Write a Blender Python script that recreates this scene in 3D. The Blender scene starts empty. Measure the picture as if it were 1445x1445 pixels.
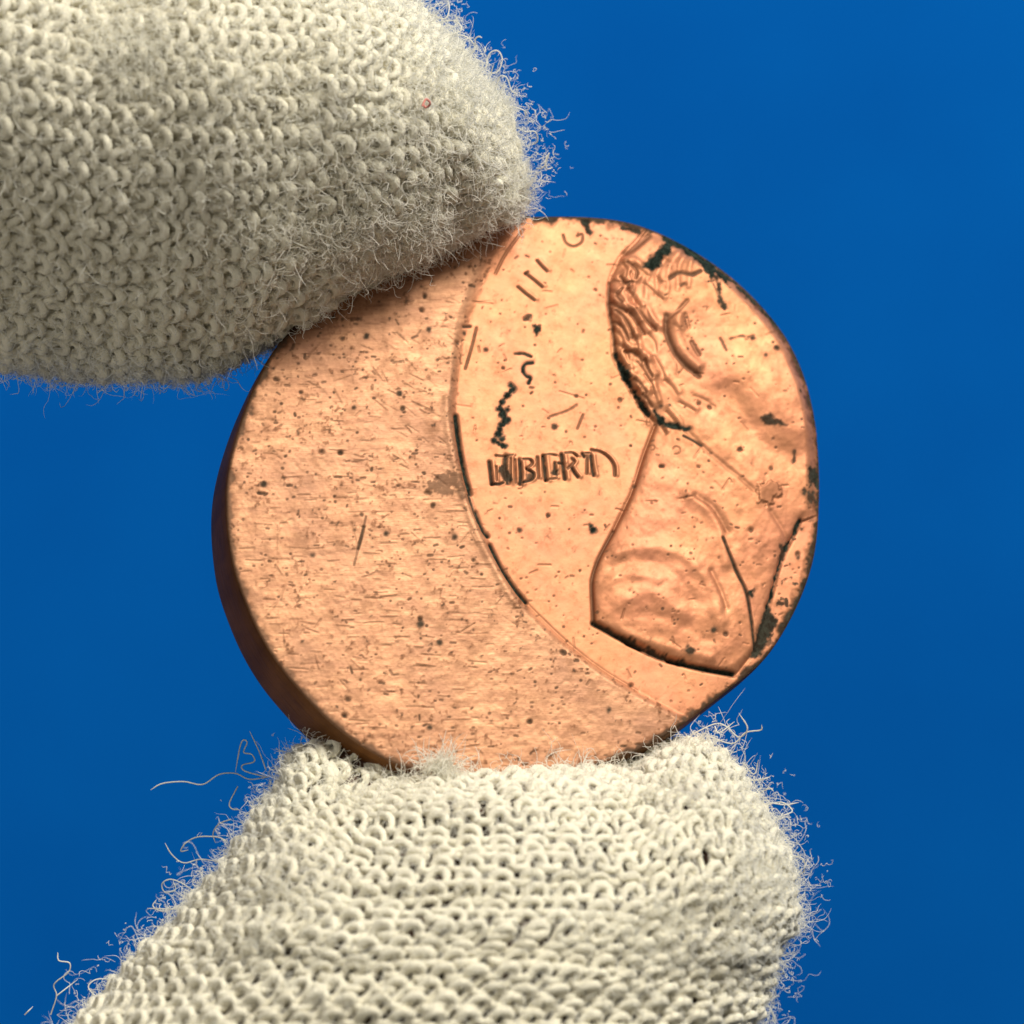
import bpy, math, random
import numpy as np
from mathutils import Vector, Matrix

rng = np.random.default_rng(7)
random.seed(7)
scene = bpy.context.scene
COL = scene.collection

# ------------------------------------------------------------------ scale
# The real coin is about 20 mm across; it spans 860 units of the plan grid used below.
S = 2.35e-5                 # metres per plan unit
DIST = 6000.0               # camera to coin, plan units
CX = CY = 722.5

# ------------------------------------------------------------------ camera
cam_d = bpy.data.cameras.new("camera")
cam = bpy.data.objects.new("camera", cam_d)
COL.objects.link(cam)
cam.location = (0, -DIST * S, 0)
cam.rotation_euler = (math.radians(90), 0, 0)
cam_d.sensor_width = 36
cam_d.lens = 36 * DIST / 1445.0
cam_d.clip_start = 0.005
cam_d.clip_end = 20
cam_d.dof.use_dof = True
cam_d.dof.focus_distance = (DIST - 40) * S
cam_d.dof.aperture_fstop = 85
scene.camera = cam
scene.cycles_curves.shape = 'THICK'

# ------------------------------------------------------------------ world and lamps (indoor close-up under a desk lamp, plus an added fill)
world = bpy.data.worlds.new("World")
scene.world = world
world.use_nodes = True
bg = world.node_tree.nodes["Background"]
bg.inputs[0].default_value = (1.0, 0.97, 0.90, 1)
bg.inputs[1].default_value = 0.07


def area(name, loc, target, size, power, color):
    d = bpy.data.lights.new(name, 'AREA')
    d.shape = 'DISK'
    d.size = size
    d.energy = power
    d.color = color
    o = bpy.data.objects.new(name, d)
    COL.objects.link(o)
    o.location = loc
    o.rotation_euler = (Vector(target) - Vector(loc)).to_track_quat('-Z', 'Y').to_euler()
    return o


area("key_lamp", (0.185, -0.175, 0.335), (0, 0, 0), 0.18, 2.95, (1.0, 0.955, 0.86))
area("fill_lamp", (-0.20, -0.43, 0.06), (0, 0, 0), 0.25, 0.50, (1.0, 0.955, 0.88))  # added fill from the front left, stands for no real lamp

scene.view_settings.view_transform = 'Standard'
scene.view_settings.look = 'None'
scene.view_settings.exposure = 0.0
scene.view_settings.gamma = 1.0


# ------------------------------------------------------------------ helpers
def to_world(x, y, d):
    """plan x (right), y (down), d (away from the camera) -> metres"""
    k = (1.0 + np.asarray(d, float) / DIST)
    return np.stack([(np.asarray(x, float) - CX) * k, np.asarray(d, float) + 0 * k, -(np.asarray(y, float) - CY) * k], -1) * S


def sstep(a, b, x):
    t = np.clip((x - a) / (b - a), 0, 1)
    return t * t * (3 - 2 * t)


def mesh_from(name, verts, quads=None, tris=None, smooth=True):
    me = bpy.data.meshes.new(name)
    verts = np.asarray(verts, np.float32)
    me.vertices.add(len(verts))
    me.vertices.foreach_set("co", verts.ravel())
    idx, starts, tot = [], [], 0
    if quads is not None and len(quads):
        q = np.asarray(quads, np.int32)
        idx.append(q.ravel())
        starts.append(np.arange(len(q), dtype=np.int32) * 4)
        tot = len(q) * 4
    if tris is not None and len(tris):
        t = np.asarray(tris, np.int32)
        idx.append(t.ravel())
        starts.append(np.arange(len(t), dtype=np.int32) * 3 + tot)
    idx = np.concatenate(idx)
    starts = np.concatenate(starts)
    me.loops.add(len(idx))
    me.loops.foreach_set("vertex_index", idx)
    me.polygons.add(len(starts))
    me.polygons.foreach_set("loop_start", starts)
    me.update(calc_edges=True)
    me.validate()
    if smooth:
        me.polygons.foreach_set("use_smooth", np.ones(len(me.polygons), bool))
    return me


def add_attr(me, name, values):
    a = me.attributes.new(name, 'FLOAT', 'POINT')
    a.data.foreach_set("value", np.asarray(values, np.float32))


def link(name, me, mat=None, parent=None, kind=None):
    o = bpy.data.objects.new(name, me)
    COL.objects.link(o)
    if mat is not None:
        me.materials.append(mat)
    if parent is not None:
        o.parent = parent
    if kind:
        o["kind"] = kind
    return o


def tubes(paths, radii, refs, sides, closed=False):
    """paths n,k,3 ; radii n,k or scalar ; refs n,k,3 -> verts, quads"""
    n, k, _ = paths.shape
    if closed:
        T = np.roll(paths, -1, 1) - np.roll(paths, 1, 1)
    else:
        T = np.gradient(paths, axis=1)
    T /= np.linalg.norm(T, axis=2, keepdims=True) + 1e-12
    B = np.cross(T, refs)
    B /= np.linalg.norm(B, axis=2, keepdims=True) + 1e-12
    N = np.cross(B, T)
    r = np.broadcast_to(np.asarray(radii, float), (n, k))[:, :, None, None]
    a = np.arange(sides) * 2 * np.pi / sides
    ring = np.cos(a)[None, None, :, None] * N[:, :, None, :] + np.sin(a)[None, None, :, None] * B[:, :, None, :]
    V = paths[:, :, None, :] + ring * r
    base = np.arange(n * k * sides).reshape(n, k, sides)
    i0 = base if closed else base[:, :-1]
    i1 = np.roll(base, -1, 1) if closed else base[:, 1:]
    q = np.stack([i0, np.roll(i0, -1, 2), np.roll(i1, -1, 2), i1], -1)
    return V.reshape(-1, 3), q.reshape(-1, 4)


def catmull(P, m, closed=False):
    P = np.asarray(P, float)
    out = []
    n = len(P)
    for i in range(n if closed else n - 1):
        if closed:
            p0, p1, p2, p3 = P[(i - 1) % n], P[i], P[(i + 1) % n], P[(i + 2) % n]
        else:
            p1, p2 = P[i], P[i + 1]
            p0 = P[i - 1] if i > 0 else 2 * p1 - p2
            p3 = P[i + 2] if i + 2 < n else 2 * p2 - p1
        t = np.linspace(0, 1, m, endpoint=False)[:, None]
        out.append(0.5 * (2 * p1 + (p2 - p0) * t + (2 * p0 - 5 * p1 + 4 * p2 - p3) * t ** 2 + (3 * p1 - p0 - 3 * p2 + p3) * t ** 3))
    if not closed:
        out.append(P[-1:])
    return np.concatenate(out)


# ------------------------------------------------------------------ materials
def new_mat(name):
    m = bpy.data.materials.new(name)
    m.use_nodes = True
    nt = m.node_tree
    return m, nt, nt.nodes["Principled BSDF"]


def nd(nt, kind, **kw):
    n = nt.nodes.new(kind)
    for k, v in kw.items():
        setattr(n, k, v)
    return n


def mixc(nt, fac, a, b, blend='MIX'):
    n = nd(nt, 'ShaderNodeMix', data_type='RGBA', blend_type=blend)
    for sock, v in ((n.inputs[0], fac), (n.inputs[6], a), (n.inputs[7], b)):
        if isinstance(v, (int, float)):
            sock.default_value = v
        elif isinstance(v, tuple):
            sock.default_value = (*v, 1)
        else:
            nt.links.new(v, sock)
    return n.outputs[2]


def ramp(nt, v, lo, hi, a=0.0, b=1.0):
    n = nd(nt, 'ShaderNodeMapRange')
    n.inputs[1].default_value = lo
    n.inputs[2].default_value = hi
    n.inputs[3].default_value = a
    n.inputs[4].default_value = b
    nt.links.new(v, n.inputs[0])
    return n.outputs[0]


def noise(nt, coord, scale, detail=4, rough=0.6, stretch=None):
    if stretch:
        mp = nd(nt, 'ShaderNodeMapping')
        mp.inputs['Scale'].default_value = stretch
        nt.links.new(coord, mp.inputs[0])
        coord = mp.outputs[0]
    n = nd(nt, 'ShaderNodeTexNoise')
    n.inputs['Scale'].default_value = scale
    n.inputs['Detail'].default_value = detail
    n.inputs['Roughness'].default_value = rough
    nt.links.new(coord, n.inputs['Vector'])
    return n.outputs[0]


def math_node(nt, op, a, b):
    n = nd(nt, 'ShaderNodeMath', operation=op)
    for sock, v in ((n.inputs[0], a), (n.inputs[1], b)):
        if isinstance(v, (int, float)):
            sock.default_value = v
        else:
            nt.links.new(v, sock)
    return n.outputs[0]


def copper_material():
    m, nt, p = new_mat("worn_copper")
    L = nt.links.new
    co = nd(nt, 'ShaderNodeTexCoord').outputs['Object']

    def attr(nm):
        return nd(nt, 'ShaderNodeAttribute', attribute_name=nm).outputs['Fac']
    tarn, stain, struck = attr("tarnish_shade"), attr("stain"), attr("struck")
    n_big = noise(nt, co, 320, 5, 0.6)
    n_mid = noise(nt, co, 1500, 5, 0.65)
    n_br = noise(nt, co, 1500, 4, 0.75, (0.42, 2.4, 1))
    n_fine = noise(nt, co, 5500, 3, 0.7)
    blank = mixc(nt, ramp(nt, n_br, 0.30, 0.72), (0.375, 0.180, 0.098), (0.60, 0.318, 0.170))
    blank = mixc(nt, ramp(nt, n_big, 0.46, 0.70, 0, 0.65), blank, (0.28, 0.136, 0.082))
    blank = mixc(nt, ramp(nt, n_mid, 0.52, 0.75, 0, 0.6), blank, (0.25, 0.115, 0.055))
    field = mixc(nt, ramp(nt, n_big, 0.35, 0.65), (0.575, 0.252, 0.118), (0.565, 0.228, 0.120))
    field = mixc(nt, ramp(nt, n_mid, 0.55, 0.78, 0, 0.5), field, (0.38, 0.165, 0.065))
    col = mixc(nt, struck, blank, field)
    col = mixc(nt, ramp(nt, n_fine, 0.58, 0.80, 0, 0.35), col, (0.38, 0.16, 0.06))
    col = mixc(nt, stain, col, (0.15, 0.055, 0.02))
    col = mixc(nt, tarn, col, mixc(nt, ramp(nt, n_fine, 0.4, 0.7), (0.008, 0.012, 0.009), (0.034, 0.045, 0.034)))
    L(col, p.inputs['Base Color'])
    met = math_node(nt, 'SUBTRACT', 0.68, math_node(nt, 'MULTIPLY', tarn, 0.66))
    L(met, p.inputs['Metallic'])
    r = math_node(nt, 'ADD', ramp(nt, struck, 0, 1, 0.60, 0.59), ramp(nt, n_mid, 0.3, 0.7, -0.04, 0.06))
    r = math_node(nt, 'ADD', r, math_node(nt, 'MULTIPLY', tarn, 0.25))
    L(r, p.inputs['Roughness'])
    L(ramp(nt, tarn, 0, 1, 0.5, 0.04), p.inputs['Specular IOR Level'])
    hgt = math_node(nt, 'ADD', math_node(nt, 'MULTIPLY', n_br, math_node(nt, 'SUBTRACT', 1.0, math_node(nt, 'MULTIPLY', struck, 0.75))), math_node(nt, 'MULTIPLY', n_mid, 0.5))
    hgt = math_node(nt, 'ADD', hgt, math_node(nt, 'MULTIPLY', n_fine, 0.25))
    b = nd(nt, 'ShaderNodeBump')
    b.inputs['Strength'].default_value = 0.27
    b.inputs['Distance'].default_value = 4.5e-5
    L(hgt, b.inputs['Height'])
    L(b.outputs[0], p.inputs['Normal'])
    return m


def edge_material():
    m, nt, p = new_mat("shaded_copper_edge")
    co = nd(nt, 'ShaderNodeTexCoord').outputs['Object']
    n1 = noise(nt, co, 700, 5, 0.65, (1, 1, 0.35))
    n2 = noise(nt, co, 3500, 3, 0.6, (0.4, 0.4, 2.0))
    c = mixc(nt, ramp(nt, n1, 0.35, 0.7), (0.090, 0.034, 0.009), (0.170, 0.068, 0.019))  # copper darkened in colour to carry the shade of the unlit side
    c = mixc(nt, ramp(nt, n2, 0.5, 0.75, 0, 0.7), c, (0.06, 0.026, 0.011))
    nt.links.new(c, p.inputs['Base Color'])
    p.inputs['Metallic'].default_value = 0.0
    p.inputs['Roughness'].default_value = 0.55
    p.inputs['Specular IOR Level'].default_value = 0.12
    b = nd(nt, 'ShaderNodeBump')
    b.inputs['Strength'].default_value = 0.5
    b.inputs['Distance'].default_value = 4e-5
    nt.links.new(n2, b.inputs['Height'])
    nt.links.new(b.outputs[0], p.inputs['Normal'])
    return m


def yarn_material():
    m, nt, p = new_mat("cream_cotton_yarn")
    co = nd(nt, 'ShaderNodeTexCoord').outputs['Object']
    n1 = noise(nt, co, 260, 4, 0.6)
    n2 = noise(nt, co, 4200, 4, 0.7)
    sm = nd(nt, 'ShaderNodeAttribute', attribute_name="smudge").outputs['Fac']
    c = mixc(nt, ramp(nt, n1, 0.35, 0.68), (0.88, 0.835, 0.675), (0.82, 0.77, 0.605))
    c = mixc(nt, ramp(nt, n2, 0.42, 0.72, 0, 0.45), c, (0.66, 0.605, 0.45))
    c = mixc(nt, sm, c, (0.13, 0.10, 0.07))
    nt.links.new(c, p.inputs['Base Color'])
    p.inputs['Roughness'].default_value = 0.95
    p.inputs['Specular IOR Level'].default_value = 0.1
    p.inputs['Sheen Weight'].default_value = 0.25
    p.inputs['Sheen Roughness'].default_value = 0.6
    b = nd(nt, 'ShaderNodeBump')
    b.inputs['Strength'].default_value = 1.0
    b.inputs['Distance'].default_value = 8e-5
    n3 = noise(nt, co, 15000, 3, 0.75)
    nt.links.new(math_node(nt, 'ADD', n2, math_node(nt, 'MULTIPLY', n3, 0.6)), b.inputs['Height'])
    nt.links.new(b.outputs[0], p.inputs['Normal'])
    return m


def fibre_material():
    m, nt, p = new_mat("loose_cotton_fibre")
    p.inputs['Base Color'].default_value = (0.88, 0.86, 0.77, 1)
    p.inputs['Roughness'].default_value = 0.8
    p.inputs['Specular IOR Level'].default_value = 0.15
    tr = nd(nt, 'ShaderNodeBsdfTranslucent')
    tr.inputs[0].default_value = (0.88, 0.87, 0.80, 1)
    mx = nd(nt, 'ShaderNodeMixShader')
    mx.inputs[0].default_value = 0.4
    nt.links.new(p.outputs[0], mx.inputs[1])
    nt.links.new(tr.outputs[0], mx.inputs[2])
    nt.links.new(mx.outputs[0], nt.nodes['Material Output'].inputs[0])
    return m


def simple_material(name, c1, c2, scale, rough):
    m, nt, p = new_mat(name)
    co = nd(nt, 'ShaderNodeTexCoord').outputs['Object']
    nt.links.new(mixc(nt, ramp(nt, noise(nt, co, scale, 4), 0.35, 0.65), c1, c2), p.inputs['Base Color'])
    p.inputs['Roughness'].default_value = rough
    p.inputs['Specular IOR Level'].default_value = 0.2
    return m


M_COPPER = copper_material()
M_EDGE = edge_material()
M_YARN = yarn_material()
M_FIBRE = fibre_material()
M_SKIN = simple_material("skin_under_glove", (0.085, 0.042, 0.028), (0.06, 0.030, 0.02), 300, 0.7)
M_RED = simple_material("pink_fibre", (0.62, 0.24, 0.20), (0.55, 0.18, 0.15), 900, 0.8)

# ------------------------------------------------------------------ backdrop: one big sheet of matte blue paper
m, nt, p = new_mat("blue_paper")
co = nd(nt, 'ShaderNodeTexCoord').outputs['Object']
c = mixc(nt, ramp(nt, noise(nt, co, 34, 3), 0.35, 0.65), (0.0006, 0.099, 0.425), (0.0008, 0.116, 0.47))
c = mixc(nt, ramp(nt, noise(nt, co, 3500, 2), 0.4, 0.7, 0, 0.25), c, (0.0006, 0.09, 0.38))
nt.links.new(c, p.inputs['Base Color'])
p.inputs['Roughness'].default_value = 0.9
p.inputs['Specular IOR Level'].default_value = 0.02
gx = np.linspace(-0.6, 0.6, 41)
GX, GZ = np.meshgrid(gx, gx)
bv = np.stack([GX, 0.12 + 0.004 * np.sin(GX * 7) + 0 * GZ, GZ], -1).reshape(-1, 3)
ii = np.arange(41 * 41).reshape(41, 41)
bq = np.stack([ii[:-1, :-1], ii[:-1, 1:], ii[1:, 1:], ii[1:, :-1]], -1).reshape(-1, 4)
back = link("backdrop", mesh_from("backdrop", bv, bq), m, kind="structure")
back["label"] = "plain matte blue paper backdrop behind the coin"

# ------------------------------------------------------------------ the coin
CCX, CCY = 735.0, 700.0
TA, TB = 0.31, 0.38                      # tilt: the upper right lies farther from the camera
THICK = 108.0
n_w = np.array([TA, -1.0, TB]); n_w /= np.linalg.norm(n_w)
e1 = np.array([1.0, TA, 0.0]); e1 /= np.linalg.norm(e1)
e2 = np.cross(n_w, e1)
c_w = to_world(CCX, CCY, 0.0)


def plane_point(x, y):
    """where the sight line through plan point x,y meets the coin's face plane, in metres"""
    eye = np.array([0, -DIST * S, 0.0])
    d = np.stack([(np.asarray(x, float) - CX), np.full(np.shape(x), DIST), -(np.asarray(y, float) - CY)], -1) * S
    t = ((c_w - eye) @ n_w) / (d @ n_w)
    return eye + d * t[..., None]


def coin_local(P):
    q = P - c_w
    return np.stack([q @ e1, q @ e2, q @ n_w], -1)


FACE = [(326.5, 660), (323, 706), (326.5, 756), (333, 800), (347, 840), (366, 886), (396, 936), (430, 976), (466, 1014), (506, 1045),
        (546, 1069), (589, 1085), (650, 1096), (720, 1099), (790, 1093), (850, 1076), (886, 1064), (913, 1052), (948, 1030), (981, 1007), (1014, 981),
        (1050, 953), (1080, 928), (1109, 884), (1129, 845), (1144, 805), (1152, 772), (1156, 723), (1157, 664), (1152, 600), (1142, 547),
        (1122, 494), (1096, 453), (1062, 415), (1029, 385), (979, 351), (930, 326), (882, 310), (816, 304), (733, 306), (650, 320), (560, 350),
        (480, 400), (440, 435), (413, 466), (386, 503), (366, 542), (350, 579), (335, 626)]
FACE = catmull(FACE, 14, closed=True)
_l = np.concatenate([[0], np.cumsum(np.hypot(*(np.roll(FACE, -1, 0) - FACE).T))])
_f = np.vstack([FACE, FACE[:1]])
_s = np.linspace(0, _l[-1], 700, endpoint=False)
FACE = np.stack([np.interp(_s, _l, _f[:, i]) for i in (0, 1)], -1)
FACE = np.array([740.0, 702.0]) + (FACE - np.array([740.0, 702.0])) * np.where(FACE[:, :1] < 740, 1.009, 1.004)
_k = np.exp(-(np.arange(-24, 25) / 8.0) ** 2); _k /= _k.sum()
FACE = np.stack([np.convolve(np.concatenate([FACE[-24:, i], FACE[:, i], FACE[:24, i]]), _k, 'valid') for i in (0, 1)], -1)


def seg_dist(px, py, poly, closed=False):
    """distance from points to a polyline"""
    P = np.asarray(poly, float)
    A, B = (P, np.roll(P, -1, 0)) if closed else (P[:-1], P[1:])
    best = np.full(px.shape, 1e9)
    for (ax, ay), (bx, by) in zip(A, B):
        dx, dy = bx - ax, by - ay
        l2 = dx * dx + dy * dy + 1e-9
        t = np.clip(((px - ax) * dx + (py - ay) * dy) / l2, 0, 1)
        np.minimum(best, (px - ax - t * dx) ** 2 + (py - ay - t * dy) ** 2, out=best)
    return np.sqrt(best)


def inside(px, py, poly):
    P = np.asarray(poly, float)
    res = np.zeros(px.shape, bool)
    for (ax, ay), (bx, by) in zip(P, np.roll(P, -1, 0)):
        if ay == by:
            continue
        c = ((ay > py) != (by > py)) & (px < (bx - ax) * (py - ay) / (by - ay) + ax)
        res ^= c
    return res


STEP = 1.2
xs = np.arange(312, 1168, STEP)
ys = np.arange(300, 1108, STEP)
X, Y = np.meshgrid(xs, ys)
coarse = FACE[::2]
ins = inside(X, Y, FACE)
# distance to the rim, exact only near it
rim = np.full(X.shape, 60.0)
near = np.zeros(X.shape, bool)
cen = np.array([740.0, 702.0])
fa = np.arctan2(FACE[:, 1] - cen[1], FACE[:, 0] - cen[0]); fr = np.hypot(FACE[:, 0] - cen[0], FACE[:, 1] - cen[1])
o_ = np.argsort(fa)
Rb = np.interp(np.arctan2(Y - cen[1], X - cen[0]), fa[o_], fr[o_], period=2 * np.pi)
near = np.abs(Rb - np.hypot(X - cen[0], Y - cen[1])) < 50
rim[near] = seg_dist(X[near], Y[near], FACE, True)


def vnoise(scale, seed, octaves=3):
    r = np.random.default_rng(seed)
    out = np.zeros(X.shape)
    amp = 1.0
    for _ in range(octaves):
        nx, ny = int(900 / scale) + 3, int(850 / scale) + 3
        g = r.random((ny, nx))
        u, v = (X - 300) / scale, (Y - 290) / scale
        iu, iv = u.astype(int), v.astype(int)
        fu, fv = u - iu, v - iv
        fu, fv = fu * fu * (3 - 2 * fu), fv * fv * (3 - 2 * fv)
        out += amp * ((g[iv, iu] * (1 - fu) + g[iv, iu + 1] * fu) * (1 - fv) + (g[iv + 1, iu] * (1 - fu) + g[iv + 1, iu + 1] * fu) * fv - 0.5)
        amp *= 0.5
        scale = max(scale / 2, 1.5)
    return out


N6, N14, N40, N3 = vnoise(7, 1), vnoise(16, 2), vnoise(45, 3), vnoise(4, 4, 2)

H = np.zeros(X.shape)
TARN_SHADE = np.zeros(X.shape)  # dark colour: corrosion plus painted shade of the relief
STAIN_SHADE = np.zeros(X.shape)  # brown colour: grime plus painted shade of the relief


def window(pts, pad):
    P = np.asarray(pts, float)
    x0, y0 = P.min(0) - pad
    x1, y1 = P.max(0) + pad
    j0, j1 = np.searchsorted(xs, [x0, x1])
    i0, i1 = np.searchsorted(ys, [y0, y1])
    return slice(max(i0, 0), i1 + 1), slice(max(j0, 0), j1 + 1)


def stroke(pts, w, h=0.0, tarn=0.0, stain=0.0, rag=0.0, taper=False, smooth=True):
    """cut or raise a line on the face (h), and lay dark or brown colour in it: dirt and painted relief shade"""
    P = catmull(pts, 5) if (smooth and len(pts) > 2) else np.asarray(pts, float)
    sl = window(P, 3 * w + 6)
    if X[sl].size == 0:
        return
    d = seg_dist(X[sl], Y[sl], P)
    if h:
        H[sl] += h * np.exp(-(d / w) ** 2)
    dd = d + rag * N6[sl] * 2 * w
    k = sstep(w * 1.15 + 0.6, w * 0.55 - 0.2, dd)
    if tarn:
        TARN_SHADE[sl] = np.maximum(TARN_SHADE[sl], k * tarn)
    if stain:
        STAIN_SHADE[sl] = np.maximum(STAIN_SHADE[sl], sstep(w * 1.8 + 1, w * 0.4, dd) * stain)


def blob(pts, tarn=1.0, stain=0.0, rag=5.0, h=0.0):
    sl = window(pts, 14)
    d = seg_dist(X[sl], Y[sl], pts, True)
    sd = np.where(inside(X[sl], Y[sl], pts), d, -d) + rag * (N6[sl] + 0.6 * N3[sl])
    k = sstep(-2.2, 2.4, sd)
    TARN_SHADE[sl] = np.maximum(TARN_SHADE[sl], k * tarn)
    STAIN_SHADE[sl] = np.maximum(STAIN_SHADE[sl], sstep(-7, 2, sd) * stain)
    if h:
        H[sl] += h * sstep(-3, 3, sd)


# --- the struck area and the bust
ARC = catmull([(752, 300), (735, 318), (703, 355), (678, 415), (657, 470), (646, 540), (643, 590), (650, 640), (662, 690), (680, 742), (705, 793),
               (740, 850), (790, 900), (850, 945), (900, 975), (965, 1008), (1010, 1028)], 6)
STRUCK_POLY = list(map(tuple, ARC)) + [(1300, 1100), (1300, 250), (800, 250)]
HEAD_LINE = [(915, 322), (898, 342), (878, 362), (863, 395), (860, 430), (866, 470), (868, 503), (881, 530), (897, 562), (925, 600)]
COAT_LINE = [(925, 600), (908, 645), (890, 700), (866, 750), (845, 790), (836, 820), (837, 855), (838, 880), (885, 905), (930, 926), (985, 942),
             (1038, 951), (1064, 918), (1083, 866), (1098, 805), (1110, 775), (1130, 735)]
COLLAR = [(925, 600), (965, 612), (1000, 645), (1060, 695), (1095, 715), (1130, 735)]
HEAD_POLY = HEAD_LINE + COLLAR[1:] + [(1220, 700), (1220, 400), (1000, 280)]
COAT_POLY = COAT_LINE + COLLAR[::-1][1:-1]

d_arc = seg_dist(X, Y, ARC)
in_struck = inside(X, Y, STRUCK_POLY)
sd_arc = np.where(in_struck, d_arc, -d_arc)
in_head = inside(X, Y, HEAD_POLY)
in_coat = inside(X, Y, COAT_POLY)
bust_line = catmull(HEAD_LINE, 4)[:-1].tolist() + COAT_LINE
d_bust = seg_dist(X, Y, bust_line)
in_bust = in_head | in_coat
sd_bust = np.where(in_bust, d_bust, -d_bust)

stepw = np.interp(Y, [330, 420, 520, 620], [28, 24, 15, 12])
H += -7.0 * sstep(-stepw, 3, sd_arc)                                   # the die pressed the field down
H += 1.6 * np.exp(-((sd_arc + stepw + 2) / 5) ** 2) * (Y > 560) * (Y < 860)         # the metal pushed up beside it
H += np.where(in_bust, 4.4 * (1 - np.exp(-np.maximum(sd_bust, 0) / 3.8)) + 13 * (1 - np.exp(-np.maximum(sd_bust, 0) / 48.0)), 0) * sstep(0, 26, rim)
H += -1.2 * np.exp(-((sd_bust + 2.0) / 2.2) ** 2) * in_struck
H += (2.4 * N40 + 0.7 * N14) * in_bust
STAIN_SHADE += in_bust * sstep(0.0, 0.7, N14 + 0.7 * N40) * 0.22
H += -5 * ((X - 740) / 430) ** 2 - 5 * ((Y - 702) / 400) ** 2           # the whole flan is slightly domed
STRUCK = sstep(-stepw * 0.8, 2, sd_arc)

# --- groove where the die edge bit in, its dark shade put into the colour
stroke([(643, 588), (648, 630), (656, 672), (663, 697)], 3.4, -5, 1, 0.6, 0.2)
stroke([(660, 700), (667, 722), (674, 738)], 1.8, -3, 0.9, 0.4, 0.4)
stroke([(671, 724), (680, 748), (688, 757)], 2.8, -4, 1, 0.4, 0.3)
stroke([(691, 770), (706, 800), (724, 828), (742, 850)], 2.8, -5, 1, 0.5, 0.15)
stroke([(742, 850), (800, 905), (850, 944), (900, 974)], 1.6, -0.8, 0, 0.3, 0.5)
stroke([(673, 462), (666, 490), (657, 520)], 1.4, -2, 0.5, 0.4, 0.5)
stroke([(654, 461), (664, 460)], 1.8, -2, 0.8, 0.4)
stroke([(740, 322), (715, 356), (700, 385)], 1.6, -1.6, 0, 0.45, 0.3)
stroke([(668, 425), (696, 428)], 1.0, -1, 0, 0.3)

# --- head: outline, hair, ear; relief shade painted in with the dirt
stroke([(861, 398), (860, 430), (866, 470), (869, 503)], 1.5, -2, 0.4, 0.6, 0.3)
stroke([(869, 500), (880, 526), (897, 557), (915, 587)], 2.8, -3, 1, 0.4, 0.7)
blob([(876, 524), (884, 522), (890, 532), (884, 538), (877, 534)])
stroke([(922, 582), (934, 597), (950, 605), (969, 609)], 4.2, -2, 1, 0.4, 0.5)
stroke([(961, 619), (986, 633)], 1.9, -1.5, 0.9, 0.3)
stroke([(917, 331), (896, 350), (884, 357)], 3.5, -3, 0.2, 0.6)
stroke([(937, 450), (937, 472), (947, 500), (963, 520), (982, 535)], 3.6, -3.6, 0.3, 0.7)
stroke([(941, 452), (955, 441), (966, 429)], 2.6, -2, 0.1, 0.5, 0.6)
stroke([(952, 452), (951, 478), (962, 503), (980, 522)], 9, 5.0)
stroke([(963, 449), (968, 466)], 2.6, -1.8, 0.0, 0.4, 0.6)
stroke([(972, 488), (982, 505)], 2.6, -2.2, 0.2, 0.5, 0.5)
for a in [[(862, 428), (872, 438), (882, 444)], [(866, 455), (876, 465), (884, 482)], [(880, 498), (895, 503), (903, 514)], [(868, 440), (884, 462), (889, 480)],
          [(886, 446), (898, 462), (906, 474)], [(896, 440), (908, 456), (922, 470)], [(906, 512), (910, 525), (916, 536)], [(875, 410), (868, 420), (874, 430)],
          [(893, 538), (902, 548), (908, 558)], [(905, 560), (918, 576)], [(884, 372), (896, 384), (894, 396)], [(874, 392), (880, 402), (890, 402)]]:
    stroke(a, 2.0, -3.2, 0.15, 0.6, 0.2)
    stroke([(x + 6, y - 5) for x, y in a], 6.0, 3.4)
r2 = np.random.default_rng(11)
edge_pts = catmull([(880, 365), (866, 395), (863, 430), (868, 470), (872, 503), (884, 530), (900, 562), (922, 592)], 20)
for row, (inx, n_l, amp) in enumerate([(3, 13, 3.0), (24, 10, 2.4), (46, 7, 1.7), (68, 4, 1.1)]):
    for q in range(n_l):
        ex, ey = edge_pts[int((q + r2.uniform(0.2, 0.8)) / n_l * (len(edge_pts) - 1))]
        x0, y0 = ex + inx, ey - inx * 0.28
        a = r2.normal(0.85, 0.22); b = a + r2.normal(0.35, 0.25); l = r2.uniform(11, 19)
        p1 = (x0 + l * math.cos(a), y0 + l * math.sin(a)); p2 = (p1[0] + l * math.cos(b), p1[1] + l * math.sin(b))
        stroke([(x0, y0), p1, p2], r2.uniform(4.4, 6.2), amp * r2.uniform(0.7, 1.2))
        stroke([(x0 - 3.5, y0 + 4.5), (p1[0] - 4, p1[1] + 4), (p2[0] - 3, p2[1] + 4)], r2.uniform(1.5, 2.6), -amp * 0.55, 0, r2.uniform(0.0, 0.45), 0.8)
for r_ in range(6):          # combed waves over the crown
    o_x, o_y = 893 + 15 * r_, 398 - 4 * r_
    stroke([(o_x, o_y + 30), (o_x + 4, o_y - 6), (o_x + 24, o_y - 34)], 4.0, 1.7 * (1 if r_ % 2 else -1.1), 0, 0.12 if r_ % 2 == 0 else 0, 0.7)
blob([(955, 500), (972, 500), (988, 522), (984, 534), (968, 524)], 0, 0.28, 5)  # shade in the hollow of the ear lobe, painted brown
blob([(930, 432), (950, 428), (962, 436), (944, 448), (932, 452)], 0, 0.22, 6)
for a in [[(1012, 482), (1015, 488), (1020, 500)], [(1026, 483), (1042, 479), (1050, 481), (1060, 478)], [(1000, 398), (1010, 420), (1016, 440)]]:
    stroke(a, 1.2, -0.8, 0.45, 0.45, 0.9)
stroke([(1040, 520), (1090, 560), (1120, 600)], 34, 6)
stroke([(1020, 560), (1060, 620), (1110, 650)], 18, -4)

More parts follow.
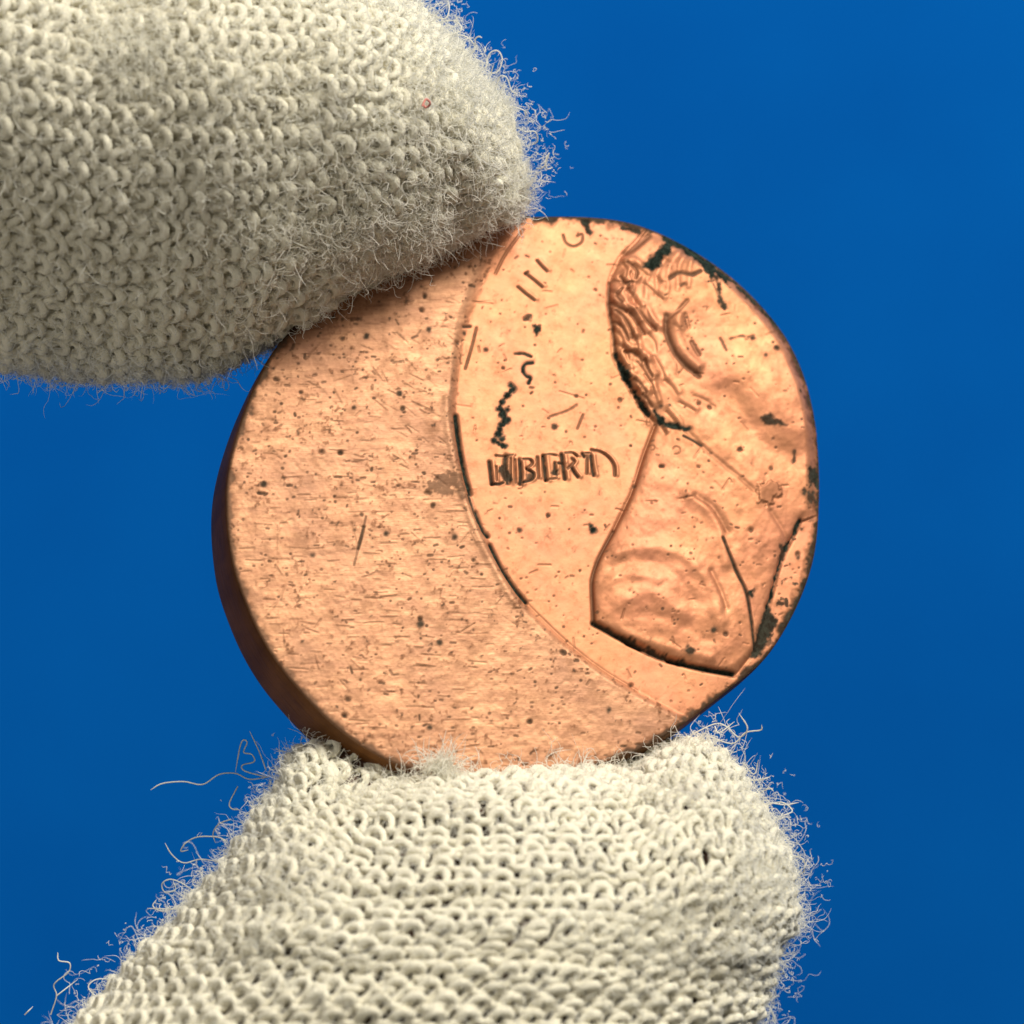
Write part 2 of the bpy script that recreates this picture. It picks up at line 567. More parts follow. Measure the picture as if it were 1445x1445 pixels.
# --- coat: outline, folds, lapel, bow tie; shade of left and lower slopes painted in
stroke(COAT_LINE[0:3] + [(866, 750)], 1.8, -2.2, 0, 0.55)
stroke([(866, 750), (845, 790), (836, 820), (837, 855), (838, 878)], 1.8, -3, 0.35, 0.7)
stroke([(838, 879), (860, 891), (885, 905), (905, 914)], 3.0, -5, 0.9, 0.8, 0.3)
stroke([(888, 906), (930, 925), (960, 934)], 3.8, -5, 0.85, 0.8, 0.8)
stroke([(945, 931), (985, 941), (1036, 950)], 2.8, -5, 1, 0.5, 0.2)
stroke([(965, 612), (1000, 646), (1060, 696)], 3.6, -1.6, 0, 0.45)
stroke([(978, 606), (1010, 632), (1068, 680)], 7, 1.0)
stroke([(1016, 764), (1034, 805), (1050, 836), (1058, 870), (1066, 917)], 2.0, -3.5, 0.9, 0.5, 0.2)
blob([(1050, 836), (1060, 834), (1062, 844), (1054, 848)])
stroke([(1129, 734), (1118, 758), (1104, 784), (1098, 805), (1089, 838), (1082, 857)], 2.6, -3, 1, 0.5, 0.9)
blob([(1098, 770), (1112, 764), (1108, 788), (1100, 790)], 0.9)
blob([(1076, 868), (1085, 850), (1098, 876), (1084, 906), (1070, 926), (1060, 926), (1068, 896)], 0.95, 0.5)
for a, w, h in [([(868, 782), (905, 775), (955, 786), (995, 825), (1014, 880)], 7, 2.6), ([(862, 800), (905, 795), (945, 812), (975, 850)], 6, -1.8),
                ([(978, 705), (1003, 722), (1022, 752)], 4.5, -4), ([(965, 700), (990, 718), (1010, 750), (1020, 800)], 6, 2.5), ([(870, 850), (920, 840), (960, 870)], 9, 2.0),
                ([(905, 680), (950, 690), (990, 720)], 10, 1.8), ([(1000, 810), (1015, 840), (1022, 860)], 3, -2.2), ([(850, 830), (880, 815), (925, 822)], 5, 1.6),
                ([(905, 870), (950, 880), (1000, 905)], 7, -1.6), ([(1085, 725), (1100, 745), (1112, 765)], 3, -2.0), ([(1040, 680), (1070, 720), (1090, 760)], 12, 2.4),
                ([(880, 895), (930, 912), (1000, 930)], 5, 1.6)]:
    stroke(a, w * 1.35, h * 1.05, 0, 0.10 if h < 0 else 0, 0.5)
stroke([(978, 705), (1003, 722), (1022, 752)], 3, 0, 0, 0.5, 0.6)
BOW = [(1064, 690), (1080, 682), (1098, 686), (1100, 700), (1090, 706), (1082, 716), (1066, 712)]
blob(BOW, 0.0, 0.55, 6, 2.5)
stroke([(905, 700), (960, 640)], 40, 2)

# --- letters: each raised edge of LIBERTY with dirt and its left-side shade put into the colour
def lz(pts):
    return [(660 + x / 6.02, 600 + y / 6.02) for x, y in pts]


LETTERS = {
    'L': [([(183, 312), (194, 400), (206, 498)], 17), ([(206, 500), (255, 502), (303, 488)], 13), ([(240, 350), (245, 470)], 9)],
    'I': [([(240, 258), (310, 262), (380, 252)], 10), ([(325, 262), (318, 380), (342, 488)], 24), ([(362, 280), (360, 480)], 9)],
    'B': [([(440, 292), (452, 400), (446, 500)], 17), ([(470, 288), (530, 290), (548, 330), (500, 368)], 11), ([(500, 370), (558, 410), (545, 462), (470, 486)], 13), ([(400, 290), (410, 490)], 9)],
    'E': [([(592, 270), (600, 450)], 11), ([(642, 265), (654, 370), (665, 465)], 18), ([(640, 256), (700, 246), (752, 254)], 9), ([(665, 468), (752, 450)], 11), ([(742, 320), (742, 410)], 13)],
    'R': [([(797, 248), (812, 350), (826, 455)], 17), ([(828, 236), (890, 232), (932, 262)], 10), ([(888, 282), (905, 315), (850, 368)], 12), ([(882, 360), (910, 405), (938, 440)], 14), ([(770, 322), (800, 322)], 14)],
    'T': [([(975, 240), (992, 268)], 13), ([(1016, 255), (1012, 410)], 11), ([(1045, 258), (1054, 340), (1072, 425)], 15), ([(1000, 236), (1040, 235)], 9)],
    'Y': [([(1052, 208), (1130, 225), (1198, 272), (1242, 340), (1250, 428)], 12)],
}
letter_polys = []
for ch, strokes in LETTERS.items():
    allp = []
    for pts, w in strokes:
        q = lz(pts)
        allp += q
        ww = w / 6.02
        ww *= 0.78
        stroke(q, ww, -3.6, 0.9 if ww > 1.6 else 0.55, 0.30, 0.3)
        stroke([(x + ww * 2.4, y - 0.6) for x, y in q], ww * 1.3, 1.8)
    a = np.array(allp)
    (x0, y0), (x1, y1) = a.min(0) - 2.2, a.max(0) + 2.2
    letter_polys.append([(x0, y0), (x1, y0 - 1), (x1, y1 - 1), (x0, y1)])
blob(lz([(285, 330), (330, 270), (350, 350), (380, 470), (300, 470), (255, 400)]), 0.9)
blob(lz([(500, 420), (560, 400), (560, 470), (480, 480)]), 0.8)
blob(lz([(720, 370), (765, 380), (760, 425), (720, 425)]), 0.9)

iz = lambda pts: [(680 + x / 8.03, 340 + y / 8.03) for x, y in pts]
IN_STROKES = [[(630, 210), (680, 270), (745, 335)], [(500, 358), (590, 430), (692, 515)], [(410, 510), (500, 590), (600, 666)]]
for a in IN_STROKES:
    stroke(iz(a), 1.3, -2.4, 0.7, 0.35, 0.15)
    stroke([(x + 4, y - 2) for x, y in iz(a)], 2.6, 1.2)
stroke(iz([(500, 362), (530, 338)]), 1.6, -2, 0.6, 0.5)
GP = [(796, 330), (800, 341), (811, 346), (822, 340), (823, 329), (816, 331)]
stroke(GP, 1.2, -1.8, 0.35, 0.5, 0.5)
blob([(745, 445), (750, 443), (748, 452), (744, 451)], 0.8)
blob([(754, 460), (763, 459), (760, 468), (757, 473), (753, 467)], 1)

# --- dark corrosion
def spots(lst, tarn=1.0, rag=2.5):
    for x, y, r in lst:
        a = np.linspace(0, 2 * np.pi, 9)[:-1]
        blob([(x + r * math.cos(t), y + r * math.sin(t)) for t in a], tarn, 0.3, rag)


stroke([(727, 499), (738, 498), (750, 503)], 1.8, -1, 0.9, 0.3, 0.5)
stroke([(752, 511), (742, 513), (738, 522), (743, 530), (749, 533), (746, 540)], 2.8, -1, 1, 0.3, 0.3)
spots([(721, 544, 4.5), (725, 549, 5), (716, 558, 5.5), (709, 567, 4.5), (703, 577, 4), (716, 578, 4.5), (709, 585, 7), (714, 593, 7), (707, 599, 4.5), (703, 612, 5.5), (697, 622, 5), (708, 620, 4), (712, 629, 4.5), (705, 605, 4)])
stroke([(722, 541), (724, 549), (714, 560), (706, 573), (712, 584), (712, 594), (704, 606), (699, 620), (710, 630)], 2.2, -1, 1, 0.4, 1.0)
spots([(837, 748, 6), (834, 742, 4)], 1, 3)
blob([(904, 380), (919, 363), (929, 350), (948, 345), (947, 358), (934, 364), (930, 380), (919, 387)], 1, 0.5)
blob([(933, 330), (960, 337), (985, 351), (1010, 371), (1034, 394), (1022, 402), (1008, 391), (1000, 398), (988, 378), (975, 362), (960, 353), (944, 350)], 1, 0.5, 9)
stroke([(1008, 396), (1012, 422), (1018, 440)], 3.6, -1, 0.9, 0.4, 0.9)
stroke([(1030, 393), (1062, 424), (1097, 454)], 3.4, 0, 0.95, 0.5, 1.0)
stroke([(942, 396), (956, 388), (972, 392), (985, 386)], 2.6, -2, 0.6, 0.6, 0.6)
blob([(820, 306), (832, 308), (838, 326), (834, 334), (827, 322)], 0.95, 0.4)
stroke([(880, 319), (903, 324)], 3, 0, 0.9, 0.4, 0.6)
blob([(1141, 662), (1156, 655), (1158, 690), (1148, 684), (1140, 690)], 0.95, 0.5, 7)
blob([(1134, 694), (1150, 690), (1152, 716), (1138, 714)], 0.85, 0.5, 9)
stroke([(1118, 640), (1118, 654)], 3, 0, 0.8, 0.3, 0.6)
blob([(1068, 594), (1082, 590), (1092, 600), (1104, 606), (1090, 608), (1076, 602)], 0.9, 0.4)
spots([(1004, 892, 4.5), (972, 920, 6), (968, 914, 4), (1126, 555, 3), (1076, 506, 3), (1128, 784, 3), (985, 500, 1.5), (1058, 482, 3), (1092, 496, 4), (931, 575, 2.5), (942, 574, 2)], 0.9)
# speckled patch on the lower right rim, grime along the whole rim
patch = sstep(70, 10, seg_dist(X, Y, [(1125, 770), (1120, 830), (1105, 880)])) * (sd_bust < 2)
TARN_SHADE[:] = np.maximum(TARN_SHADE, sstep(0.28, 0.46, N6 + 0.5 * N14) * patch * 0.85)
STAIN_SHADE[:] = np.maximum(STAIN_SHADE, patch * sstep(0.0, 0.5, N14) * 0.5)
ang = np.degrees(np.arctan2(-(Y - 702), X - 740))
topside = np.clip(np.interp(ang, [-180, -150, -60, -20, 0, 130, 180], [0.5, 0.4, 0.75, 1, 0.9, 0.9, 0.5]), 0, 1)
STAIN_SHADE[:] = np.maximum(STAIN_SHADE, sstep(15, 4, rim + 12 * N14 + 6 * N6) * topside)
TARN_SHADE[:] = np.maximum(TARN_SHADE, sstep(7.5, 3.0, rim + 8 * N14 + 5 * N6) * topside * 0.85)

# --- pits, nicks and scratches
pit = np.random.default_rng(21)
for _ in range(2600):
    x0, y0 = pit.uniform(325, 1150), pit.uniform(310, 1095)
    i, j = int((y0 - ys[0]) / STEP), int((x0 - xs[0]) / STEP)
    if not ins[i, j]:
        continue
    blank_here = not in_struck[i, j]
    if not blank_here and pit.random() < 0.45:
        continue
    if N40[i, j] + 0.6 * N14[i, j] < pit.uniform(-0.5, 0.35):
        continue
    if 684 < x0 < 880 and 626 < y0 < 692:
        continue
    big = pit.random() < 0.035
    r = pit.uniform(1.8, 3.0) if big else pit.uniform(0.6, 1.35)
    dark = pit.uniform(0.6, 1.0) if big else pit.uniform(0.25, 0.8)
    l = abs(pit.normal(0, 4 if blank_here else 2.2)) if pit.random() < 0.6 else 0.5
    a = pit.normal(0, 0.25) if pit.random() < 0.7 else pit.uniform(0, 3.1)
    stroke([(x0, y0), (x0 + l * math.cos(a), y0 + l * math.sin(a))], r, -0.9 * r, dark * 0.8, dark * 0.6, 0.7, smooth=False)
for _ in range(420):          # fine brushing and handling marks on the unstruck part
    x0, y0 = pit.uniform(335, 720), pit.uniform(420, 1080)
    i, j = int((y0 - ys[0]) / STEP), int((x0 - xs[0]) / STEP)
    if not ins[i, j] or in_struck[i, j]:
        continue
    diag = (520 < x0 < 660) and (470 < y0 < 680) and pit.random() < 0.8
    a = pit.normal(0.62, 0.15) if diag else (pit.normal(0.0, 0.07) if pit.random() < 0.75 else pit.uniform(0, 3.1))
    l = pit.uniform(6, 26)
    stroke([(x0, y0), (x0 + l * math.cos(a), y0 + l * math.sin(a))], pit.uniform(0.8, 1.3), pit.choice([-1, -1, 1]) * pit.uniform(0.3, 0.8), 0, pit.uniform(0, 0.35), smooth=False)
for _ in range(70):
    x0, y0 = pit.uniform(660, 1120), pit.uniform(340, 960)
    i, j = int((y0 - ys[0]) / STEP), int((x0 - xs[0]) / STEP)
    if not ins[i, j] or not in_struck[i, j]:
        continue
    a = pit.uniform(0, 3.1)
    l = pit.uniform(4, 18)
    stroke([(x0, y0), (x0 + l * math.cos(a), y0 + l * math.sin(a))], pit.uniform(0.8, 1.2), -pit.uniform(0.4, 1.2), 0, pit.uniform(0.1, 0.5), smooth=False)
stroke([(515, 731), (512, 745)], 0.9, -1, 0.4, 0.3, 0.5)
stroke([(512, 745), (508, 762), (504, 776)], 1.5, -2, 0.75, 0.4, 0.5)
stroke([(504, 776), (498, 800)], 0.9, -1, 0.4, 0.3, 0.8)
stroke([(823, 585), (815, 605)], 1.3, -1.5, 0.4, 0.4)
stroke([(776, 588), (800, 580), (814, 571)], 1.4, -1, 0.3, 0.5, 0.6)
for cx_, cy_, r_ in [(918, 633, 3.5), (950, 640, 5.5), (733, 686, 4)]:
    stroke([(cx_ + r_ * math.cos(t), cy_ + r_ * math.sin(t)) for t in np.linspace(-2.6, 1.9, 9)], 0.9, -1.0, 0.15, 0.5, 0.4)
stroke([(790, 552), (824, 562)], 0.9, -0.8, 0, 0.4)
spots([(516, 477, 4), (562, 557, 3.5), (371, 685, 4.2), (604, 466, 4.5), (619, 909, 4), (592, 882, 5.5), (543, 755, 3.5), (782, 602, 5), (640, 760, 4), (655, 470, 2), (686, 493, 3), (499, 577, 2.5), (605, 1027, 3.5), (440, 785, 3), (733, 748, 3.5), (858, 1003, 4)], 0.85, 2.0)
blob([(596, 686), (625, 672), (648, 676), (642, 692), (612, 700)], 0.3, 0.55, 14)
blob([(640, 695), (655, 690), (652, 706)], 0.3, 0.5, 10)
for cx_, cy_, s_ in [(590, 590, 46), (560, 480, 40), (480, 1060, 30), (800, 1040, 60), (690, 860, 50)]:
    g = np.exp(-(((X - cx_) / s_) ** 2 + ((Y - cy_) / s_) ** 2))
    STAIN_SHADE[:] = np.maximum(STAIN_SHADE, g * sstep(-0.1, 0.5, N14 + 0.5 * N6) * 0.4)

STAIN_SHADE[:] = np.maximum(STAIN_SHADE, in_struck * sstep(0.05, 0.65, 0.8 * N14 + 0.5 * N40 + 0.5 * N6) * np.where(in_bust, 0.34, 0.22))
mott = sstep(0.18, 0.55, N6 + 0.7 * N3) * np.where(in_struck, 0.35, 0.75)
STAIN_SHADE[:] = np.maximum(STAIN_SHADE, mott * sstep(-0.5, 0.4, N14 + 0.5 * N40))
TARN_SHADE[:] = np.maximum(TARN_SHADE, sstep(0.50, 0.72, N3 * 0.8 + 0.6 * N6) * np.where(in_struck, 0.25, 0.55))
H += 0.55 * N6 * (~in_struck) + 0.35 * N14
# round the rim
RR = 3.5
H += 7.0
t_ = np.clip((RR - rim) / RR, 0, 1)
H -= RR * (1 - np.sqrt(np.maximum(1 - t_ ** 2, 0)))
t2 = np.clip((70 - rim) / 70, 0, 1)
H -= 1.5 * t2 ** 2

# --- mesh of the face; vertices just outside the rim are drawn onto it
cell = ins[:-1, :-1] | ins[1:, :-1] | ins[:-1, 1:] | ins[1:, 1:]
cell_in = ins[:-1, :-1] & ins[1:, :-1] & ins[:-1, 1:] & ins[1:, 1:]
used = np.zeros(X.shape, bool)
for a, b in ((0, 0), (1, 0), (0, 1), (1, 1)):
    used[a:used.shape[0] - 1 + a, b:used.shape[1] - 1 + b] |= cell
snap = used & ~ins
PX, PY = X.copy(), Y.copy()
fs = FACE
dense = np.concatenate([fs + (np.roll(fs, -1, 0) - fs) * t for t in np.linspace(0, 1, 6, endpoint=False)])
sx, sy = X[snap], Y[snap]
best = np.array([np.argmin((dense[:, 0] - a) ** 2 + (dense[:, 1] - b) ** 2) for a, b in zip(sx, sy)])
PX[snap], PY[snap] = dense[best, 0], dense[best, 1]
H[snap] = -RR - 1.5 + 7 + (-5 * ((PX - 740) / 430) ** 2 - 5 * ((PY - 702) / 400) ** 2)[snap] + np.where(in_struck, -9.0, 0)[snap] * 0.6
vid = -np.ones(X.shape, int)
vid[used] = np.arange(used.sum())
LV = coin_local(plane_point(PX[used], PY[used]))
LV[:, 2] += H[used] * S
ci, cj = np.nonzero(cell)
FQ = np.stack([vid[ci + 1, cj], vid[ci + 1, cj + 1], vid[ci, cj + 1], vid[ci, cj]], -1)
full = mesh_from("face_full", LV, FQ)
vn = np.empty(len(full.vertices) * 3, np.float32)
full.vertex_normals.foreach_get("vector", vn)
vn = vn.reshape(-1, 3)
bpy.data.meshes.remove(full)

coin = bpy.data.objects.new("coin", None)
COL.objects.link(coin)
coin.empty_display_size = 0.004
Mx = Matrix.Identity(4)
for k_ in range(3):
    Mx[k_][0], Mx[k_][1], Mx[k_][2], Mx[k_][3] = e1[k_], e2[k_], n_w[k_], c_w[k_]
coin.matrix_world = Mx
coin["label"] = "worn off-centre struck copper coin with LIBERTY lettering, held between gloved finger and thumb"
coin["category"] = "coin"

# which region each face belongs to
fx, fy = X[ci, cj] + STEP / 2, Y[ci, cj] + STEP / 2
region = np.zeros(len(FQ), int)                       # 0 unstruck area
region[in_struck[ci, cj]] = 1                         # 1 struck field
region[in_head[ci, cj] & in_struck[ci, cj]] = 2       # 2 head
region[in_coat[ci, cj] & in_struck[ci, cj]] = 3       # 3 coat
HAIR = HEAD_LINE + [(935, 590), (925, 555), (932, 520), (930, 480), (928, 450), (945, 425), (990, 405), (1030, 395), (960, 340)]
EAR = [(932, 448), (945, 436), (968, 424), (984, 440), (990, 480), (994, 520), (986, 540), (960, 526), (942, 502), (932, 475)]
region[inside(fx, fy, HAIR) & (region == 2)] = 4
region[inside(fx, fy, EAR) & ((region == 2) | (region == 4))] = 5
region[inside(fx, fy, BOW) & ((region == 2) | (region == 3))] = 6
for k_, poly in enumerate(letter_polys):
    region[inside(fx, fy, poly) & (region == 1)] = 10 + k_
for k_, a in enumerate(IN_STROKES):
    region[(seg_dist(fx, fy, iz(a)) < 4.5) & (region == 1)] = 20 + k_
region[(seg_dist(fx, fy, GP) < 4.5) & (region == 1)] = 23
tarn_shade_v, stain_shade_v, struck_v = TARN_SHADE[used], STAIN_SHADE[used], STRUCK[used]


def face_part(name, rid, parent):
    f = FQ[region == rid]
    u, inv = np.unique(f, return_inverse=True)
    me = mesh_from(name, LV[u], inv.reshape(-1, 4))
    add_attr(me, "tarnish_shade", tarn_shade_v[u])
    add_attr(me, "stain", stain_shade_v[u])
    add_attr(me, "struck", struck_v[u])
    me.normals_split_custom_set_from_vertices([tuple(v) for v in vn[u]])
    return link(name, me, M_COPPER, parent)


o = face_part("unstruck_area", 0, coin); o["label"] = "plain brushed brownish copper area left blank by the strike"
o = face_part("struck_field", 1, coin); o["label"] = "smooth bright struck field around the lettering"
head = face_part("bust_head", 2, coin)
face_part("hair", 4, head); face_part("ear", 5, head)
coat = face_part("bust_coat", 3, coin)
face_part("bow_tie", 6, coat)
for k_, ch in enumerate("LIBERTY"):
    o = face_part("letter", 10 + k_, coin); o["label"] = "struck letter " + ch + " of the word LIBERTY"
for k_ in range(4):
    o = face_part("letter", 20 + k_, coin)
    o["label"] = "half struck letter stroke near the top rim" if k_ == 3 else "half struck stroke of the slanted letters IN"

# --- edge and reverse
E = catmull(FACE[::7], 7, closed=True)
EL = coin_local(plane_point(E[:, 0], E[:, 1]))
top = -RR - 1.5 + 7 + (-5 * ((E[:, 0] - 740) / 430) ** 2 - 5 * ((E[:, 1] - 702) / 400) ** 2)
top = top + np.where(inside(E[:, 0], E[:, 1], STRUCK_POLY), -5.4, 0)
ctr = EL[:, :2].mean(0)
rows = []
for fr_, zz, infl in [(0, 0, 0), (0.03, None, 1.2), (0.3, None, 2.2), (0.6, None, 2.0), (0.88, None, 0.5), (0.96, None, -0.8), (1.0, None, -5)]:
    z = top * (1 - fr_) + (-THICK) * fr_
    d = EL[:, :2] - ctr
    d = d / np.linalg.norm(d, axis=1, keepdims=True)
    rows.append(np.column_stack([EL[:, :2] + d * infl * S, z * S]))
nE = len(EL)
EV = np.concatenate(rows)
ids = np.arange(len(EV)).reshape(len(rows), nE)
EQ = np.stack([ids[:-1], ids[1:], np.roll(ids[1:], -1, 1), np.roll(ids[:-1], -1, 1)], -1).reshape(-1, 4)
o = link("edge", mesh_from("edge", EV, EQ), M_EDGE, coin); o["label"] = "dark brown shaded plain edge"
BV, BQ, BT = [rows[-1]], [], []
for s_ in (0.75, 0.5, 0.25):
    r_ = rows[-1].copy(); r_[:, :2] = ctr + (r_[:, :2] - ctr) * s_; r_[:, 2] += 2 * S * np.sin(np.arange(nE) * 0.13)
    BV.append(r_)
BV = np.concatenate(BV + [np.array([[ctr[0], ctr[1], -THICK * S]])])
ids = np.arange(nE * 4).reshape(4, nE)
BQ = np.stack([ids[:-1], ids[1:], np.roll(ids[1:], -1, 1), np.roll(ids[:-1], -1, 1)], -1).reshape(-1, 4)
BT = np.stack([ids[-1], np.full(nE, nE * 4), np.roll(ids[-1], -1)], -1)
link("reverse", mesh_from("reverse", BV, BQ, BT), M_EDGE, coin)


def coin_depth(x, y):
    return TA * (x - CCX) + TB * (CCY - y)


# ------------------------------------------------------------------ the gloved hand
class Tube:
    """a finger: stations of two outline points, middle depth and half depth, tip first"""

    def __init__(self, st, dent=None, lean=0.0):
        self.lean = lean
        st = np.array([[*a, *b, c, h] for a, b, c, h in st], float)
        self.D = catmull(st, 24)
        self.dent = dent
        f = self.at(np.linspace(0, 1, len(self.D)), np.full(len(self.D), np.pi / 2))
        L = np.concatenate([[0], np.cumsum(np.linalg.norm(np.diff(f, axis=0), axis=1))])
        self.L, self.len = L / L[-1], L[-1] / S

    def at(self, u, phi, off=0.0):
        """u in 0..1 along raw samples, phi round: world point"""
        k = np.linspace(0, 1, len(self.D))
        c = [np.interp(u, k, self.D[:, i]) for i in range(6)]
        mx, my = (c[0] + c[2]) / 2, (c[1] + c[3]) / 2
        hx, hy = (c[0] - c[2]) / 2, (c[1] - c[3]) / 2
        hw = np.hypot(hx, hy) + 1e-6
        cs, sn = np.cos(phi), np.sin(phi)
        off = off + (5.0 * np.sin(u * 23 + 2.1 * cs) * np.sin(phi * 2 + u * 9) + 3.5 * np.sin(u * 39 + phi * 3) + 3.0 * np.sin(u * 61 - phi * 5)) * np.clip(u * 6, 0, 1)
        hx, hy, hd = hx * (1 + off / hw), hy * (1 + off / hw), c[5] + off
        x, y, d = mx + cs * hx, my + cs * hy, c[4] - sn * hd * (1 + self.lean * cs)
        if self.dent:
            x, y, d = self.dent(x, y, d)
        return to_world(x, y, d)

    def u_of(self, dist):
        return np.interp(dist / self.len, self.L, np.linspace(0, 1, len(self.D)))

    def frame(self, u, phi, off=0.0):
        e = 1e-3
        P = self.at(u, phi, off)
        du = self.at(np.clip(u + e, 0, 1), phi, off) - self.at(np.clip(u - e, 0, 1), phi, off)
        dp = self.at(u, phi + 0.01, off) - self.at(u, phi - 0.01, off)
        N = np.cross(du, dp)
        N /= np.linalg.norm(N, axis=-1, keepdims=True) + 1e-15
        C = self.at(u, phi, off - 20)
        sgn = np.sign(np.sum(N * (P - C), -1, keepdims=True))
        sgn[sgn == 0] = 1
        return P, N * sgn, du


INDEX = [((712, 154), (737, 262), 118, 18), ((692, 131), (732, 284), 116, 70), ((665, 101), (718, 303), 112, 125), ((633, 60), (678, 324), 104, 180), ((585, 6), (606, 364), 86, 240),
         ((508, -52), (500, 422), 60, 285), ((415, -100), (400, 482), 34, 312), ((300, -135), (300, 524), 14, 328), ((170, -158), (180, 542), 0, 336), ((40, -170), (50, 528), -12, 340),
         ((-100, -175), (-90, 500), -25, 342), ((-300, -170), (-290, 490), -40, 345), ((-480, -160), (-480, 480), -50, 345)]


def thumb_dent(x, y, d):
    g = d - coin_depth(x, y)
    side = sstep(380, 520, x) * sstep(1010, 880, x)
    y = y + 78 * sstep(75, -5, g) * sstep(1440, 1040, y) * side
    return x, y, d


THUMB = [((610, 1018), (850, 1010), -100, 30), ((520, 1026), (920, 1016), -102, 110), ((452, 1046), (980, 1030), -106, 180), ((402, 1080), (1036, 1064), -112, 240), ((368, 1140), (1082, 1120), -122, 290),
         ((332, 1190), (1116, 1178), -132, 320), ((290, 1240), (1137, 1232), -142, 338), ((244, 1294), (1134, 1296), -152, 348), ((192, 1350), (1116, 1350), -160, 352), ((132, 1414), (1095, 1410), -168, 356),
         ((60, 1490), (1060, 1484), -176, 358), ((-50, 1600), (1000, 1600), -186, 360), ((-200, 1730), (905, 1760), -196, 362)]
THUMB = [(a, (b[0] - 13, b[1]), c - 0.10 * max(0.0, 0.5 * (a[1] + b[1]) - 1040), h) for a, b, c, h in THUMB]
T_INDEX, T_THUMB = Tube(INDEX, None, 0.38), Tube(THUMB, thumb_dent)


def knit(tube, wale, course, seed, rad=7.6, start=4.0, smudges=(), dend=1e9, lift0=7.0):
    r = np.random.default_rng(seed)
    V, Q, SM, off = [], [], [], 0
    m_prev = None
    d = start
    K = 15
    while d < min(tube.len - 20, dend):
        u0 = tube.u_of(d)
        ring = tube.at(np.full(90, u0), np.linspace(0, 2 * np.pi, 90))
        per = np.linalg.norm(np.diff(ring, axis=0), axis=1).sum() / S
        want = per / wale
        if m_prev is None or want > m_prev * 1.11:
            m_prev = max(6, int(round(want * 1.04)))
        M = m_prev
        n = M * K
        # phi spaced by arc length round this course
        ph = np.linspace(0, 2 * np.pi, 721)
        ring = tube.at(np.full(721, u0), ph)
        al = np.concatenate([[0], np.cumsum(np.linalg.norm(np.diff(ring, axis=0), axis=1))])
        t = np.arange(n) / K * 2 * np.pi
        ww = 2 * np.pi
        jit = np.repeat(r.normal(0, 0.10, M), K)
        jit = np.convolve(np.concatenate([jit[-6:], jit, jit[:6]]), np.ones(9) / 9, 'same')[6:-6]
        swirl = 0.0
        pos = (t / ww + 0.165 * np.sin(2 * t) + 0.5 * jit * 0.4) / M + swirl
        phi = np.interp((pos % 1.0) * al[-1], al, ph)
        hj = 1 + np.repeat(r.normal(0, 0.14 if lift0 < 4.5 else 0.08, M), K)
        along = d + course * 0.88 * np.cos(t) * hj + course * 0.25 * np.interp(np.arange(n), np.arange(0, n, K), r.normal(0, 0.5, M), period=n) + 5 * np.sin(t / M * 3 + seed)
        u = tube.u_of(np.clip(along, 0.5, tube.len - 1))
        lift = lift0 * np.cos(2 * t) - 2.3 * np.cos(t) + np.repeat(r.normal(0, 0.9, M), K)
        P, N, du = tube.frame(u, phi, -9)
        P = P + N * (lift * S)[:, None]
        rr = rad * (1 + 0.12 * np.cos(2 * t) - 0.05 * np.cos(t)) * (1 + 0.12 * np.interp(np.arange(n), np.arange(0, n, 4), r.normal(0, 1, len(range(0, n, 4))), period=n))
        v, q = tubes(P[None], (rr * S)[None], N[None], 6, closed=True)
        V.append(v); Q.append(q + off); off += len(v)
        d += course
    V = np.concatenate(V); Q = np.concatenate(Q)
    sm = np.zeros(len(V))
    kx = V[:, 0] / S / (1 + V[:, 1] / S / DIST) + CX
    ky = -V[:, 2] / S / (1 + V[:, 1] / S / DIST) + CY
    for sx_, sy_, sr_, a_ in smudges:
        sm = np.maximum(sm, a_ * np.exp(-(((kx - sx_) / sr_) ** 2 + ((ky - sy_) / (sr_ * 0.7)) ** 2)) * (V[:, 1] < 0.002))
    return V, Q, sm


def curls(P0, D0, length, curl, K, seed, gravity=0.0):
    """random curly fibres: start points, start directions, lengths in plan units -> paths"""
    r = np.random.default_rng(seed)
    n = len(P0)
    ax = r.normal(size=(n, 3)); ax /= np.linalg.norm(ax, axis=1, keepdims=True)
    d = D0 + 0.35 * r.normal(size=(n, 3)); d /= np.linalg.norm(d, axis=1, keepdims=True)
    rate = r.choice([-1, 1], n) * np.abs(r.normal(curl, 0.4 * curl, n)) / K * 6
    P = np.empty((n, K, 3)); P[:, 0] = P0
    stp = (length * S / K)[:, None]
    for k in range(1, K):
        a = (rate * (1 + 0.6 * r.normal(size=n)))[:, None]
        d = d * np.cos(a) + np.cross(ax, d) * np.sin(a) + ax * (np.sum(ax * d, 1, keepdims=True)) * (1 - np.cos(a))
        ax = ax + 0.25 * r.normal(size=(n, 3)); ax /= np.linalg.norm(ax, axis=1, keepdims=True)
        d /= np.linalg.norm(d, axis=1, keepdims=True)
        P[:, k] = P[:, k - 1] + d * stp
    return P


def fibre_object(name, P, rad, seed, parent, mat=None):
    """round hair-like curves; P n,k,3"""
    r = np.random.default_rng(seed)
    n, k, _ = P.shape
    c = bpy.data.hair_curves.new(name)
    c.add_curves([k] * n)
    taper = np.ones(k); taper[-1] = 0.3; taper[-2] = 0.7
    rr = (rad * r.uniform(0.65, 1.35, n) * S)[:, None] * taper[None]
    c.points.foreach_set("position", P.astype(np.float32).ravel())
    c.points.foreach_set("radius", rr.astype(np.float32).ravel())
    c.materials.append(mat or M_FIBRE)
    o = bpy.data.objects.new(name, c)
    COL.objects.link(o)
    o.parent = parent
    o["kind"] = "stuff"
    return o


